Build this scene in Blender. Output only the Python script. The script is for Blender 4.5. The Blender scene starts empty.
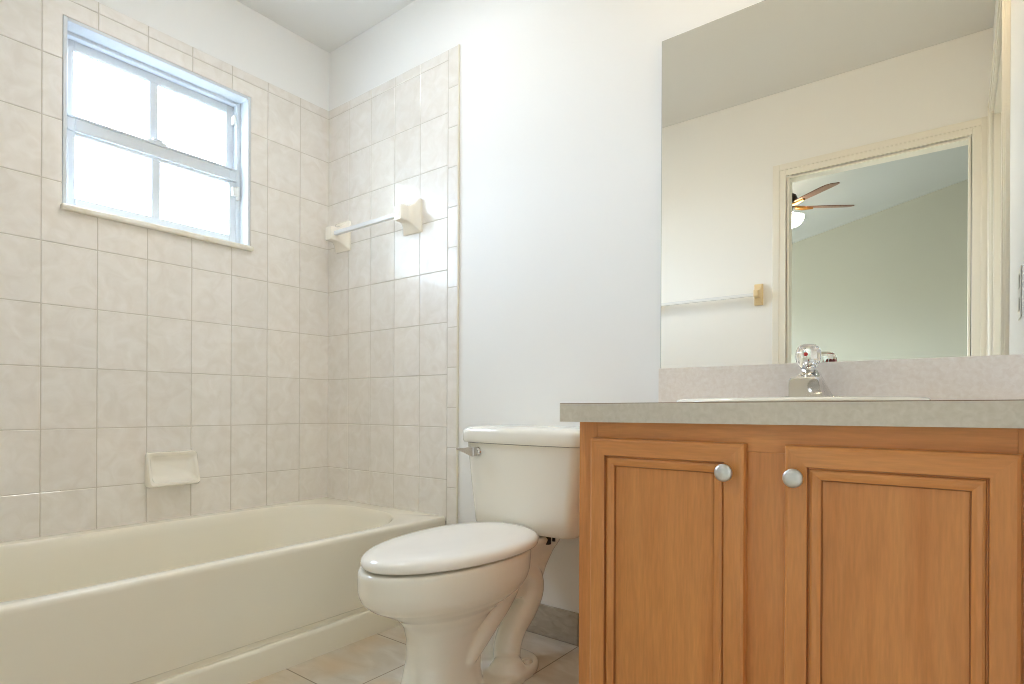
import bpy, bmesh, math, random
from mathutils import Vector, Matrix

random.seed(7)
S = bpy.context.scene
C = S.collection
PI = math.pi

# ------------------------------------------------------------------ camera, world, exposure
FPX = 580.0
YAW = 0.6553
ROLL = 0.0045
CAM = Vector((2.3118, -1.6149, 0.7629))
F = Vector((-math.sin(YAW), math.cos(YAW), 0))
R0 = Vector((math.cos(YAW), math.sin(YAW), 0))
U0 = Vector((0, 0, 1))
RR = R0 * math.cos(ROLL) + U0 * math.sin(ROLL)
UU = -R0 * math.sin(ROLL) + U0 * math.cos(ROLL)
cd = bpy.data.cameras.new('camera')
cd.sensor_fit = 'HORIZONTAL'
cd.sensor_width = 36
cd.lens = FPX / 1024 * 36
cd.shift_y = (407.5 - 342) / 1024
cd.clip_start = 0.005
cam = bpy.data.objects.new('camera', cd)
M = Matrix.Identity(4)
for i, ax in enumerate((RR, UU, -F)):
    for k in range(3):
        M[k][i] = ax[k]
M.translation = CAM
cam.matrix_world = M
C.objects.link(cam)
S.camera = cam

S.view_settings.view_transform = 'Standard'
S.view_settings.look = 'None'
S.view_settings.gamma = 1
S.view_settings.exposure = 0.42
S.view_settings.use_curve_mapping = False
S.cycles.use_denoising = True
S.cycles.filter_width = 1.0
S.cycles.max_bounces = 16
S.cycles.diffuse_bounces = 8
S.cycles.glossy_bounces = 8
S.cycles.transmission_bounces = 10
S.cycles.sample_clamp_indirect = 8
S.cycles.caustics_reflective = False
S.cycles.caustics_refractive = False

w = bpy.data.worlds.new('world')
S.world = w
w.use_nodes = True
_wt = w.node_tree
_bg = _wt.nodes['Background']
_tc = _wt.nodes.new('ShaderNodeTexCoord')
_sx = _wt.nodes.new('ShaderNodeSeparateXYZ')
_cr = _wt.nodes.new('ShaderNodeValToRGB')
_mrw = _wt.nodes.new('ShaderNodeMapRange')
_mrw.inputs[1].default_value = -1.0
_wt.links.new(_tc.outputs['Generated'], _sx.inputs[0])
_wt.links.new(_sx.outputs['Z'], _mrw.inputs[0])
_wt.links.new(_mrw.outputs[0], _cr.inputs[0])
_wt.links.new(_cr.outputs[0], _bg.inputs[0])
# bright overcast sky over a darker, warmer ground
_e = _cr.color_ramp.elements
_e[0].position, _e[0].color = 0.0, (0.02, 0.02, 0.02, 1)
_e[1].position, _e[1].color = 1.0, (0.64, 0.77, 1.0, 1)
for _p, _c in ((0.47, (0.03, 0.032, 0.035, 1)), (0.515, (0.68, 0.79, 0.98, 1)), (0.65, (0.64, 0.77, 1.0, 1))):
    _x = _e.new(_p)
    _x.color = _c
SKY = 36.0                # overcast daylight outside the windows
_bg.inputs[1].default_value = SKY
VANITY_BULB = 15.0        # each globe over the mirror
CEILING_FILL = 18.0        # added out-of-view ceiling lamp that fills the bathroom with light
FAN_BULB = 32.0

# window portals: they guide the daylight sampling and give no light of their own
for _n, _loc, _rot, _sxy in (('window_portal', (-0.12, -0.696, 1.72), (0, math.radians(-90), 0), (0.62, 0.62)),
                             ('bedroom_portal', (-1.69, -3.375, 0.93), (0, math.radians(-90), 0), (1.7, 2.8))):
    _ld = bpy.data.lights.new(_n, 'AREA')
    _ld.shape = 'RECTANGLE'
    _ld.size, _ld.size_y = _sxy
    _ld.cycles.is_portal = True
    _lo = bpy.data.objects.new(_n, _ld)
    _lo.location = _loc
    _lo.rotation_euler = _rot
    C.objects.link(_lo)

# ------------------------------------------------------------------ materials
def srgb(r, g, b):
    def c(v):
        v /= 255.0
        return v / 12.92 if v <= 0.04045 else ((v + 0.055) / 1.055) ** 2.4
    return (c(r), c(g), c(b), 1)


def mat(name, col, rough=0.5, metal=0.0, coat=0.0, spec=0.5):
    m = bpy.data.materials.new(name)
    m.use_nodes = True
    b = m.node_tree.nodes['Principled BSDF']
    b.inputs['Base Color'].default_value = col
    b.inputs['Roughness'].default_value = rough
    b.inputs['Metallic'].default_value = metal
    b.inputs['Specular IOR Level'].default_value = spec
    b.inputs['Coat Weight'].default_value = coat
    return m


def N(m, t, **kw):
    n = m.node_tree.nodes.new(t)
    for k, v in kw.items():
        setattr(n, k, v)
    return n


def L(m, a, b):
    m.node_tree.links.new(a, b)


def bsdf(m):
    return m.node_tree.nodes['Principled BSDF']


def noise_mix(m, c1, c2, scale, detail=3, lo=0.35, hi=0.65, stretch=None, coord='Object', dist=0.0):
    tc = N(m, 'ShaderNodeTexCoord')
    mp = N(m, 'ShaderNodeMapping')
    if stretch:
        mp.inputs['Scale'].default_value = stretch
    no = N(m, 'ShaderNodeTexNoise')
    no.inputs['Scale'].default_value = scale
    no.inputs['Detail'].default_value = detail
    no.inputs['Distortion'].default_value = dist
    mr = N(m, 'ShaderNodeMapRange')
    mr.inputs[1].default_value = lo
    mr.inputs[2].default_value = hi
    mx = N(m, 'ShaderNodeMix', data_type='RGBA')
    L(m, tc.outputs[coord], mp.inputs[0])
    L(m, mp.outputs[0], no.inputs['Vector'])
    L(m, no.outputs['Fac'], mr.inputs[0])
    L(m, mr.outputs[0], mx.inputs[0])
    mx.inputs[6].default_value = c1
    mx.inputs[7].default_value = c2
    L(m, mx.outputs[2], bsdf(m).inputs['Base Color'])
    return no, mr, mx


def bump(m, src, strength, dist=0.002):
    b = N(m, 'ShaderNodeBump')
    b.inputs['Strength'].default_value = strength
    b.inputs['Distance'].default_value = dist
    L(m, src, b.inputs['Height'])
    L(m, b.outputs[0], bsdf(m).inputs['Normal'])


def painted(name, col, rough=0.6, scale=90, st=0.12):
    m = mat(name, col, rough, spec=0.3)
    tc = N(m, 'ShaderNodeTexCoord')
    no = N(m, 'ShaderNodeTexNoise')
    no.inputs['Scale'].default_value = scale
    L(m, tc.outputs['Object'], no.inputs['Vector'])
    bump(m, no.outputs['Fac'], st, 0.001)
    return m


M_WALL = painted('wall_paint', srgb(240, 239, 236))
M_CEIL = painted('ceiling_paint', srgb(232, 231, 228), 0.8, 60, 0.3)
M_TRIM = mat('trim_paint', srgb(240, 237, 228), 0.35)
M_WIN = mat('window_white', srgb(214, 219, 223), 0.35)
M_CASING = mat('casing_paint', srgb(235, 230, 218), 0.4)
M_BEDWALL = painted('bedroom_wall_paint', srgb(192, 190, 176), 0.7)
M_BEDCEIL = painted('bedroom_popcorn_ceiling', srgb(200, 202, 201), 0.9, 22, 1.0)
M_CARPET = mat('bedroom_carpet', srgb(190, 178, 160), 0.95)
noise_mix(M_CARPET, srgb(180, 168, 148), srgb(205, 195, 176), 120)

# glazed wall tile: each tile slightly different, faint cream marbling
M_TILE = mat('wall_tile', srgb(226, 214, 198), 0.40, spec=0.8, coat=0.7)
bsdf(M_TILE).inputs['Coat Roughness'].default_value = 0.05
_no, _mr, _mx = noise_mix(M_TILE, srgb(228, 221, 211), srgb(238, 233, 226), 16, 6, 0.3, 0.7, dist=1.2)
_geo = N(M_TILE, 'ShaderNodeNewGeometry')
_hs = N(M_TILE, 'ShaderNodeHueSaturation')
_mr2 = N(M_TILE, 'ShaderNodeMapRange')
_mr2.inputs[3].default_value = 0.975
_mr2.inputs[4].default_value = 1.02
L(M_TILE, _geo.outputs['Random Per Island'], _mr2.inputs[0])
L(M_TILE, _mr2.outputs[0], _hs.inputs['Value'])
L(M_TILE, _mx.outputs[2], _hs.inputs['Color'])
L(M_TILE, _hs.outputs[0], bsdf(M_TILE).inputs['Base Color'])
bump(M_TILE, _no.outputs['Fac'], 0.03, 0.002)
M_GROUT = mat('wall_grout', srgb(204, 195, 182), 0.7)
M_TILE_EDGE = mat('tile_edge_bisque', srgb(226, 219, 202), 0.3)

# floor tile: grid in the material
def floor_tile(name, c1, c2, c3, grout):
    m = mat(name, c1, 0.35)
    tc = N(m, 'ShaderNodeTexCoord')
    mp = N(m, 'ShaderNodeMapping')
    mp.inputs['Location'].default_value = (-0.0045 - 0.002, 0.0125 - 0.002, 0)
    br = N(m, 'ShaderNodeTexBrick', offset=0.0, squash=1.0)
    br.inputs['Scale'].default_value = 1
    br.inputs['Brick Width'].default_value = 0.3365
    br.inputs['Row Height'].default_value = 0.3325
    br.inputs['Mortar Size'].default_value = 0.0022
    br.inputs['Mortar Smooth'].default_value = 0.2
    br.inputs['Bias'].default_value = 0
    L(m, tc.outputs['Object'], mp.inputs[0])
    L(m, mp.outputs[0], br.inputs['Vector'])
    no, mr, mx = noise_mix(m, c1, c2, 7, 6, 0.35, 0.65, (1, 2.2, 1), dist=0.8)
    no2 = N(m, 'ShaderNodeTexNoise')
    no2.inputs['Scale'].default_value = 3.2
    L(m, tc.outputs['Object'], no2.inputs['Vector'])
    mr3 = N(m, 'ShaderNodeMapRange')
    mr3.inputs[1].default_value = 0.52
    mr3.inputs[2].default_value = 0.72
    L(m, no2.outputs['Fac'], mr3.inputs[0])
    mx2 = N(m, 'ShaderNodeMix', data_type='RGBA')
    L(m, mr3.outputs[0], mx2.inputs[0])
    L(m, mx.outputs[2], mx2.inputs[6])
    mx2.inputs[7].default_value = c3
    mg = N(m, 'ShaderNodeMix', data_type='RGBA')
    L(m, br.outputs['Fac'], mg.inputs[0])
    L(m, mx2.outputs[2], mg.inputs[6])
    mg.inputs[7].default_value = grout
    L(m, mg.outputs[2], bsdf(m).inputs['Base Color'])
    inv = N(m, 'ShaderNodeMath', operation='SUBTRACT')
    inv.inputs[0].default_value = 1
    L(m, br.outputs['Fac'], inv.inputs[1])
    bump(m, inv.outputs[0], 0.5, 0.002)
    return m


M_FLOOR = floor_tile('floor_tile', srgb(196, 184, 164), srgb(214, 206, 192), srgb(206, 178, 140), srgb(140, 122, 100))
M_BASE = mat('baseboard_tile', srgb(176, 166, 150), 0.4)
noise_mix(M_BASE, srgb(165, 153, 136), srgb(190, 182, 168), 18, 6, 0.3, 0.7, (1, 1, 2.5), dist=1)

M_PORC = mat('bisque_porcelain', srgb(236, 231, 218), 0.08, coat=0.3)
M_LID = mat('bisque_seat_plastic', srgb(238, 234, 225), 0.12, coat=0.2)
M_TUB = mat('bisque_enamel', srgb(236, 230, 213), 0.14, coat=0.2)
M_DISH = mat('bisque_ceramic', srgb(243, 237, 224), 0.12, coat=0.2)
M_DARK = mat('dark_rubber', srgb(25, 25, 25), 0.6)
M_CHROME = mat('chrome', (0.70, 0.69, 0.68, 1), 0.06, 1.0)
M_LEVER = mat('satin_chrome', (0.62, 0.60, 0.58, 1), 0.22, 1.0)
M_NICKEL = mat('brushed_nickel', (0.66, 0.65, 0.62, 1), 0.3, 1.0)
noise_mix(M_NICKEL, (0.58, 0.57, 0.54, 1), (0.74, 0.73, 0.70, 1), 60, 2)
M_MIRROR = mat('mirror_silver', (0.93, 0.90, 0.81, 1), 0.0, 1.0)
M_MEDGE = mat('mirror_edge', srgb(120, 122, 108), 0.2)
M_RED = mat('red_dot', srgb(190, 40, 25), 0.4)
M_PLATE = mat('switch_plate_plastic', srgb(236, 234, 226), 0.35)
M_IVORY = mat('marble_sill', srgb(235, 228, 212), 0.2)
noise_mix(M_IVORY, srgb(228, 219, 200), srgb(242, 238, 228), 10, 5, dist=1)

M_ACRYL = mat('clear_acrylic', (1, 1, 1, 1), 0.03)
bsdf(M_ACRYL).inputs['Transmission Weight'].default_value = 1.0
bsdf(M_ACRYL).inputs['IOR'].default_value = 1.46
M_BAR = mat('frosted_acrylic', (0.95, 0.96, 0.97, 1), 0.15)
bsdf(M_BAR).inputs['Transmission Weight'].default_value = 0.15
bsdf(M_BAR).inputs['IOR'].default_value = 1.46


def wood(name, stretch):
    m = mat(name, srgb(190, 128, 72), 0.38, coat=0.15)
    no, mr, mx = noise_mix(m, srgb(198, 128, 66), srgb(213, 146, 82), 6, 6, 0.3, 0.7, stretch, dist=0.6)
    no2 = N(m, 'ShaderNodeTexNoise')
    no2.inputs['Scale'].default_value = 60
    no2.inputs['Detail'].default_value = 3
    L(m, no.inputs['Vector'].links[0].from_socket, no2.inputs['Vector'])
    mx2 = N(m, 'ShaderNodeMix', data_type='RGBA', blend_type='MULTIPLY')
    mr2 = N(m, 'ShaderNodeMapRange')
    mr2.inputs[1].default_value = 0.3
    mr2.inputs[2].default_value = 0.7
    mr2.inputs[3].default_value = 0.9
    mr2.inputs[4].default_value = 1.05
    L(m, no2.outputs['Fac'], mr2.inputs[0])
    mx2.inputs[0].default_value = 1
    L(m, mx.outputs[2], mx2.inputs[6])
    L(m, mr2.outputs[0], mx2.inputs[7])
    L(m, mx2.outputs[2], bsdf(m).inputs['Base Color'])
    return m


M_WOODV = wood('maple_vertical_grain', (4, 4, 0.35))
M_WOODH = wood('maple_horizontal_grain', (0.35, 4, 4))
M_GROOVE = mat('maple_groove_dark', srgb(172, 108, 58), 0.5)  # darker brown along the grooves of the door profile

M_LAM = mat('laminate', srgb(205, 194, 180), 0.35)
noise_mix(M_LAM, srgb(224, 213, 201), srgb(234, 226, 217), 90, 5, 0.3, 0.7, dist=0.6)

M_LAMEDGE = mat('laminate_edge', srgb(205, 196, 180), 0.4)
noise_mix(M_LAMEDGE, srgb(198, 189, 172), srgb(210, 202, 188), 90, 5, 0.3, 0.7, dist=0.6)
M_KRAFT = mat('laminate_core', srgb(120, 92, 66), 0.6)

M_PANE = bpy.data.materials.new('obscure_glass_pane')
M_PANE.use_nodes = True
_nt = M_PANE.node_tree
_nt.nodes.remove(_nt.nodes['Principled BSDF'])
_tr = _nt.nodes.new('ShaderNodeBsdfTransparent')
_tr.inputs[0].default_value = (0.92, 0.95, 0.96, 1)
_tl = _nt.nodes.new('ShaderNodeBsdfTranslucent')
_tl.inputs[0].default_value = (0.92, 0.95, 0.96, 1)
_gl = _nt.nodes.new('ShaderNodeBsdfGlossy')
_gl.inputs['Roughness'].default_value = 0.2
_m1 = _nt.nodes.new('ShaderNodeMixShader')
_m1.inputs[0].default_value = 0.03
_m2 = _nt.nodes.new('ShaderNodeMixShader')
_m2.inputs[0].default_value = 0.05
_nt.links.new(_tr.outputs[0], _m1.inputs[1])
_nt.links.new(_tl.outputs[0], _m1.inputs[2])
_nt.links.new(_m1.outputs[0], _m2.inputs[1])
_nt.links.new(_gl.outputs[0], _m2.inputs[2])
_nt.links.new(_m2.outputs[0], _nt.nodes['Material Output'].inputs[0])
M_BPANE = M_PANE
M_BULB = mat('lit_globe', (1, 0.95, 0.85, 1), 0.4)
bsdf(M_BULB).inputs['Emission Color'].default_value = (1, 0.82, 0.58, 1)
bsdf(M_BULB).inputs['Emission Strength'].default_value = VANITY_BULB
M_SHADE = mat('lit_glass_shade', (1, 0.97, 0.9, 1), 0.4)
bsdf(M_SHADE).inputs['Emission Color'].default_value = (1, 0.93, 0.8, 1)
bsdf(M_SHADE).inputs['Emission Strength'].default_value = FAN_BULB
M_BLADE = mat('fan_blade_walnut', srgb(112, 78, 60), 0.4)
noise_mix(M_BLADE, srgb(96, 64, 48), srgb(128, 92, 72), 20, 4, stretch=(1, 6, 1))
M_BRONZE = mat('aged_bronze', srgb(60, 46, 36), 0.35, 0.8)
M_BRASS = mat('antique_brass', srgb(176, 128, 70), 0.3, 0.9)

# ------------------------------------------------------------------ mesh helpers
def obj(name, bm, m, parent=None, smooth=None, bevel=None, seg=2, loc=None):
    me = bpy.data.meshes.new(name)
    bmesh.ops.recalc_face_normals(bm, faces=bm.faces)
    bm.to_mesh(me)
    bm.free()
    ms = m if isinstance(m, (list, tuple)) else [m]
    for x in ms:
        me.materials.append(x)
    o = bpy.data.objects.new(name, me)
    C.objects.link(o)
    if parent:
        o.parent = parent
    if loc:
        o.location = loc
    if smooth is not None:
        for p in me.polygons:
            p.use_smooth = True
        if smooth < 3:
            me.set_sharp_from_angle(angle=smooth)
    if bevel:
        b = o.modifiers.new('bevel', 'BEVEL')
        b.width = bevel
        b.segments = seg
        b.limit_method = 'ANGLE'
        b.harden_normals = False
    return o


def empty(name, loc=(0, 0, 0)):
    o = bpy.data.objects.new(name, None)
    o.empty_display_size = 0.05
    o.location = loc
    C.objects.link(o)
    return o


def tag(o, label, cat, group=None):
    o['label'] = label
    o['category'] = cat
    if group:
        o['group'] = group
    return o


def struct(o, label=None):
    o['kind'] = 'structure'
    if label:
        o['label'] = label
    return o


def box(bm, x0, x1, y0, y1, z0, z1, mi=0):
    vs = [bm.verts.new(p) for p in ((x0, y0, z0), (x1, y0, z0), (x1, y1, z0), (x0, y1, z0),
                                    (x0, y0, z1), (x1, y0, z1), (x1, y1, z1), (x0, y1, z1))]
    fs = []
    for f in ((3, 2, 1, 0), (4, 5, 6, 7), (0, 1, 5, 4), (1, 2, 6, 5), (2, 3, 7, 6), (3, 0, 4, 7)):
        fc = bm.faces.new([vs[i] for i in f])
        fc.material_index = mi
        fs.append(fc)
    return vs


def B(*args):
    bm = bmesh.new()
    for a in args:
        box(bm, *a)
    return bm


def loft(bm, rings, cap0=True, cap1=True, closed=True, mi=0):
    rows = [[bm.verts.new(p) for p in r] for r in rings]
    n = len(rows[0])
    rng = range(n if closed else n - 1)
    for a, b in zip(rows, rows[1:]):
        for i in rng:
            j = (i + 1) % n
            f = bm.faces.new((a[i], a[j], b[j], b[i]))
            f.material_index = mi
    if cap0:
        bm.faces.new(rows[0][::-1]).material_index = mi
    if cap1:
        bm.faces.new(rows[-1]).material_index = mi
    return rows


def ring(cx, cy, z, hx, hy, n=48, e=2.0):
    """superellipse ring in a horizontal plane"""
    out = []
    for i in range(n):
        t = 2 * PI * i / n
        c, s = math.cos(t), math.sin(t)
        out.append((cx + hx * math.copysign(abs(c) ** (2 / e), c), cy + hy * math.copysign(abs(s) ** (2 / e), s), z))
    return out


def egg(cx, z, yf, yb, hw, ymid, n=64, ef=2.0, eb=2.4):
    """egg-shaped ring: front tip at y=yf, back at y=yb, widest at ymid"""
    out = []
    for i in range(n):
        t = 2 * PI * i / n
        c, s = math.cos(t), math.sin(t)
        e = eb if s > 0 else ef
        hy = (yb - ymid) if s > 0 else (ymid - yf)
        out.append((cx + hw * math.copysign(abs(c) ** (2 / e), c), ymid + hy * math.copysign(abs(s) ** (2 / e), s), z))
    return out


def tube(bm, pts, rads, n=16, caps=True, mi=0):
    pts = [Vector(p) for p in pts]
    if not isinstance(rads, (list, tuple)):
        rads = [rads] * len(pts)
    rings = []
    up = None
    for i, p in enumerate(pts):
        d = (pts[min(i + 1, len(pts) - 1)] - pts[max(i - 1, 0)]).normalized()
        if up is None:
            up = d.orthogonal().normalized()
        up = (up - d * up.dot(d)).normalized()
        v = d.cross(up)
        rings.append([p + (up * math.cos(2 * PI * k / n) + v * math.sin(2 * PI * k / n)) * rads[i] for k in range(n)])
    loft(bm, rings, caps, caps, mi=mi)


def lathe(bm, prof, axis='z', at=(0, 0, 0), n=32, mi=0):
    """prof: list of (radius, height)"""
    rings = []
    for r, h in prof:
        rg = []
        for k in range(n):
            a = 2 * PI * k / n
            c, s = r * math.cos(a), r * math.sin(a)
            p = {'z': (c, s, h), 'y': (c, -h, s), 'x': (h, c, s)}[axis]
            rg.append((at[0] + p[0], at[1] + p[1], at[2] + p[2]))
        rings.append(rg)
    loft(bm, rings, mi=mi)


def cmr(pts, n=8):
    """Catmull-Rom through the points"""
    P = [Vector(p) for p in pts]
    P = [2 * P[0] - P[1]] + P + [2 * P[-1] - P[-2]]
    out = []
    for i in range(1, len(P) - 2):
        for k in range(n):
            t = k / n
            a, b, c, d = P[i - 1], P[i], P[i + 1], P[i + 2]
            out.append(0.5 * ((2 * b) + (-a + c) * t + (2 * a - 5 * b + 4 * c - d) * t * t + (-a + 3 * b - 3 * c + d) * t ** 3))
    out.append(P[-2])
    return out


# ------------------------------------------------------------------ room dimensions
XR = 2.427           # right wall
YF = -1.63           # wall behind the camera
H = 2.405            # ceiling
WT = 0.07            # wall thickness
WY0, WY1, WZ0, WZ1 = -1.012, -0.380, 1.407, 2.034   # window opening
DX0, DX1, DZ = 1.610, 2.354, 1.958                  # doorway to the bedroom
RD0, RD1, RDZ = -1.555, -0.625, 2.01                # doorway in the right wall

struct(obj('floor', B((-0.2, XR + 0.7, YF - WT, 0.2, -0.1, 0.0)), M_FLOOR), 'cream stone-look floor tiles with thin brown joints')
struct(obj('ceiling', B((-0.2, XR + 0.7, YF - WT, 0.2, H, H + 0.1)), M_CEIL))
struct(obj('wall_back', B((-0.2, XR + 0.7, 0.0, 0.2, 0, H)), M_WALL), 'white painted wall behind toilet and vanity')
struct(obj('wall_left', B((-0.2, -0.008, YF - WT, WY0, 0, H), (-0.2, -0.008, WY1, 0.0, 0, H),
                          (-0.2, -0.008, WY0, WY1, 0, WZ0), (-0.2, -0.008, WY0, WY1, WZ1, H)), M_WALL))
struct(obj('wall_front', B((-0.008, DX0, YF - WT, YF, 0, H), (DX1, XR, YF - WT, YF, 0, H), (DX0, DX1, YF - WT, YF, DZ, H)), M_WALL))
struct(obj('wall_right', B((XR, XR + WT, YF - WT, RD0, 0, H), (XR, XR + WT, RD1, 0, 0, H), (XR, XR + WT, RD0, RD1, RDZ, H)), M_WALL))

# ------------------------------------------------------------------ wall tiles
TW, TH, TZ0 = 0.1524, 0.2007, 0.285
GAP = 0.0011
TT = 0.006     # tile thickness


def clip_poly(r, hole):
    """tile rectangle minus the window opening, as one outline (L-shaped at a corner of the opening)"""
    a0, a1, b0, b1 = r
    R = [(a0, b0), (a1, b0), (a1, b1), (a0, b1)]
    if hole is None:
        return R
    h0, h1, k0, k1 = hole
    if a1 <= h0 or a0 >= h1 or b1 <= k0 or b0 >= k1:
        return R
    L0, L1, K0, K1 = a0 < h0, a1 > h1, b0 < k0, b1 > k1
    if not (L0 or L1 or K0 or K1):
        return None
    if L0 and K0: return [(a0, b0), (a1, b0), (a1, k0), (h0, k0), (h0, b1), (a0, b1)]
    if L1 and K0: return [(a0, b0), (a1, b0), (a1, b1), (h1, b1), (h1, k0), (a0, k0)]
    if L0 and K1: return [(a0, b0), (h0, b0), (h0, k1), (a1, k1), (a1, b1), (a0, b1)]
    if L1 and K1: return [(h1, b0), (a1, b0), (a1, b1), (a0, b1), (a0, k1), (h1, k1)]
    if L0: return [(a0, b0), (h0, b0), (h0, b1), (a0, b1)]
    if L1: return [(h1, b0), (a1, b0), (a1, b1), (h1, b1)]
    if K0: return [(a0, b0), (a1, b0), (a1, k0), (a0, k0)]
    return [(a0, k1), (a1, k1), (a1, b1), (a0, b1)]


def inset(poly, d):
    out = []
    n = len(poly)
    for i, p in enumerate(poly):
        q, t = poly[i - 1], poly[(i + 1) % n]
        e1, e2 = (p[0] - q[0], p[1] - q[1]), (t[0] - p[0], t[1] - p[1])
        sg = lambda v: (v > 1e-9) - (v < -1e-9)
        nx = -sg(e1[1]) - sg(e2[1])
        ny = sg(e1[0]) + sg(e2[0])
        out.append((p[0] + d * nx, p[1] + d * ny))
    return out


def tile_wall(rects, hole, to3d):
    """rects in wall coordinates; to3d(a, z, d) maps to the room, d = distance off the wall"""
    bm = bmesh.new()
    for rect in rects:
        poly = clip_poly(rect, hole)
        if poly is None or min(rect[1] - rect[0], rect[3] - rect[2]) < 0.006:
            continue
        lo = inset(poly, GAP)
        hi = inset(poly, GAP + 0.0016)
        am, bm_ = (rect[0] + rect[1]) / 2, (rect[2] + rect[3]) / 2
        ta, tb_ = random.uniform(-0.0012, 0.0012), random.uniform(-0.0012, 0.0012)
        r0 = [to3d(a, b, 0.0) for a, b in lo]
        r1 = [to3d(a, b, TT - 0.0012) for a, b in lo]
        r2 = [to3d(a, b, TT + ta * (a - am) + tb_ * (b - bm_)) for a, b in hi]
        loft(bm, [r0, r1, r2], cap0=False)
    return bm


def rows(z_lo, z_hi):
    out = []
    j = 0
    while TZ0 + j * TH < 2.09:
        z0, z1 = max(TZ0 + j * TH, z_lo), TZ0 + (j + 1) * TH
        if z1 > z_lo:
            out.append((z0, z1))
        j += 1
    return out


RIM = 0.346
TTOP = 2.131
ZROWS = rows(RIM - 0.02, 2.1) + [(TZ0 + 9 * TH, TTOP)]
# left wall (a = distance from the corner towards the camera)
lrects = []
a = 0.0
while a < -YF - 0.001:
    for z0, z1 in ZROWS:
        lrects.append((a, min(a + TW, -YF), z0, z1))
    a += TW
o = obj('trim_1', tile_wall(lrects, (-WY1, -WY0, WZ0, WZ1), lambda a, z, d: (-0.006 + d, -a, z)), M_TILE)
struct(o, 'cream glazed wall tiles around the window')
struct(obj('trim_2', B((-0.008, -0.0016, YF, WY0 - 0.001, RIM - 0.03, TTOP - 0.001), (-0.008, -0.0016, WY1 + 0.001, 0, RIM - 0.03, TTOP - 0.001),
                       (-0.008, -0.0016, WY0, WY1, RIM - 0.03, WZ0 - 0.001), (-0.008, -0.0016, WY0, WY1, WZ1 + 0.001, TTOP - 0.001)), M_GROUT), 'grout behind the window wall tiles')
# back wall
brects = []
for k in range(5):
    for z0, z1 in ZROWS:
        brects.append((k * TW, (k + 1) * TW, z0, z1))
XT = 0.8135
zz = 0.0
while zz < TTOP:
    brects.append((5 * TW, XT, max(zz, 0.0), min(zz + TW, TTOP)))
    zz += TW
o = obj('trim_3', tile_wall(brects, None, lambda a, z, d: (a, -0.002 - d, z)), M_TILE)
struct(o, 'glazed tiles on the back wall over the tub end')
struct(obj('trim_4', B((0, 5 * TW, -(0.0022 + TT - 0.0018), 0, RIM - 0.03, TTOP - 0.001), (5 * TW, XT - 0.001, -(0.0022 + TT - 0.0018), 0, 0, TTOP - 0.001)), M_GROUT))
bm = bmesh.new()
tube(bm, [(XT, -0.0035, 0.0), (XT, -0.0035, TTOP)], 0.0045, 10)
struct(obj('trim_5', bm, M_TILE_EDGE, smooth=1), 'rounded bisque edge of the tiled wall')
# tub end wall towards the bedroom (same tiles)
o = obj('trim_6', tile_wall(brects, None, lambda a, z, d: (a, YF + 0.002 + d, z)), M_TILE)
struct(o)

# tile baseboard on the back wall, between tub and vanity
for i, (x0, x1) in enumerate(((XT + 0.005, 1.0125), (1.0145, 1.349), (1.351, 1.656))):
    struct(obj('baseboard_back' if i == 0 else 'baseboard_back.%03d' % i, B((x0, x1, -0.011, 0.0, 0.0, 0.102)), M_BASE, bevel=0.002))
struct(obj('baseboard_front', B((XT + 0.005, 1.535, YF, YF + 0.011, 0, 0.102)), M_BASE, bevel=0.002))

# ------------------------------------------------------------------ window
bm = bmesh.new()      # painted lining of the recess
t = 0.012
XW = -0.062
box(bm, -0.16, 0.0005, WY0 + 0.0, WY0 + t, WZ0, WZ1)
box(bm, -0.16, 0.0005, WY1 - t, WY1 - 0.0, WZ0, WZ1)
box(bm, -0.16, 0.0005, WY0 + t, WY1 - t, WZ1 - t, WZ1)
win = struct(obj('window_1', bm, M_WIN, bevel=0.002), 'white single-hung window with frosted panes over the bathtub')
y0, y1, z0, z1 = WY0 + t, WY1 - t, WZ0 + 0.012, WZ1 - t


def frame_loop(bm, xa, xb, y0, y1, z0, z1, sl, sr, sb, st):
    box(bm, xa, xb, y0, y0 + sl, z0, z1)
    box(bm, xa, xb, y1 - sr, y1, z0, z1)
    box(bm, xa, xb, y0 + sl, y1 - sr, z0, z0 + sb)
    box(bm, xa, xb, y0 + sl, y1 - sr, z1 - st, z1)


bm = bmesh.new()
frame_loop(bm, -0.115, XW, y0, y1, z0, z1, 0.016, 0.016, 0.014, 0.012)
obj('window_frame', bm, M_WIN, win, bevel=0.0015)
fy0, fy1 = y0 + 0.016, y1 - 0.016
# upper sash sits behind, lower sash in front
bm = bmesh.new()
frame_loop(bm, -0.105, -0.088, fy0, fy1, 1.715, z1 - 0.012, 0.025, 0.030, 0.03, 0.032)
us = obj('upper_sash', bm, M_WIN, win, bevel=0.002)
bm = bmesh.new()
frame_loop(bm, -0.084, XW - 0.002, fy0, fy1, z0 + 0.014, 1.742, 0.023, 0.028, 0.034, 0.062)
box(bm, XW - 0.004, XW + 0.006, fy0, fy1, 1.690, 1.698)
box(bm, XW - 0.004, XW + 0.004, fy0, fy1, 1.736, 1.744)
ls = obj('lower_sash', bm, M_WIN, win, bevel=0.002)
ym = -0.709
obj('muntin', B((-0.104, -0.089, ym - 0.0145, ym + 0.0145, 1.744, z1 - 0.036)), M_WIN, us, bevel=0.002)
obj('muntin', B((-0.083, -0.066, ym - 0.0145, ym + 0.0145, z0 + 0.043, 1.685)), M_WIN, ls, bevel=0.002)
for ya, yb in ((fy0 + 0.02, ym - 0.013), (ym + 0.013, fy1 - 0.024)):
    obj('pane', B((-0.100, -0.094, ya, yb, 1.742, z1 - 0.036)), M_PANE, us)
    obj('pane', B((-0.078, -0.072, ya - 0.001, yb + 0.001, z0 + 0.042, 1.687)), M_PANE, ls)
bm = bmesh.new()
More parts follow.
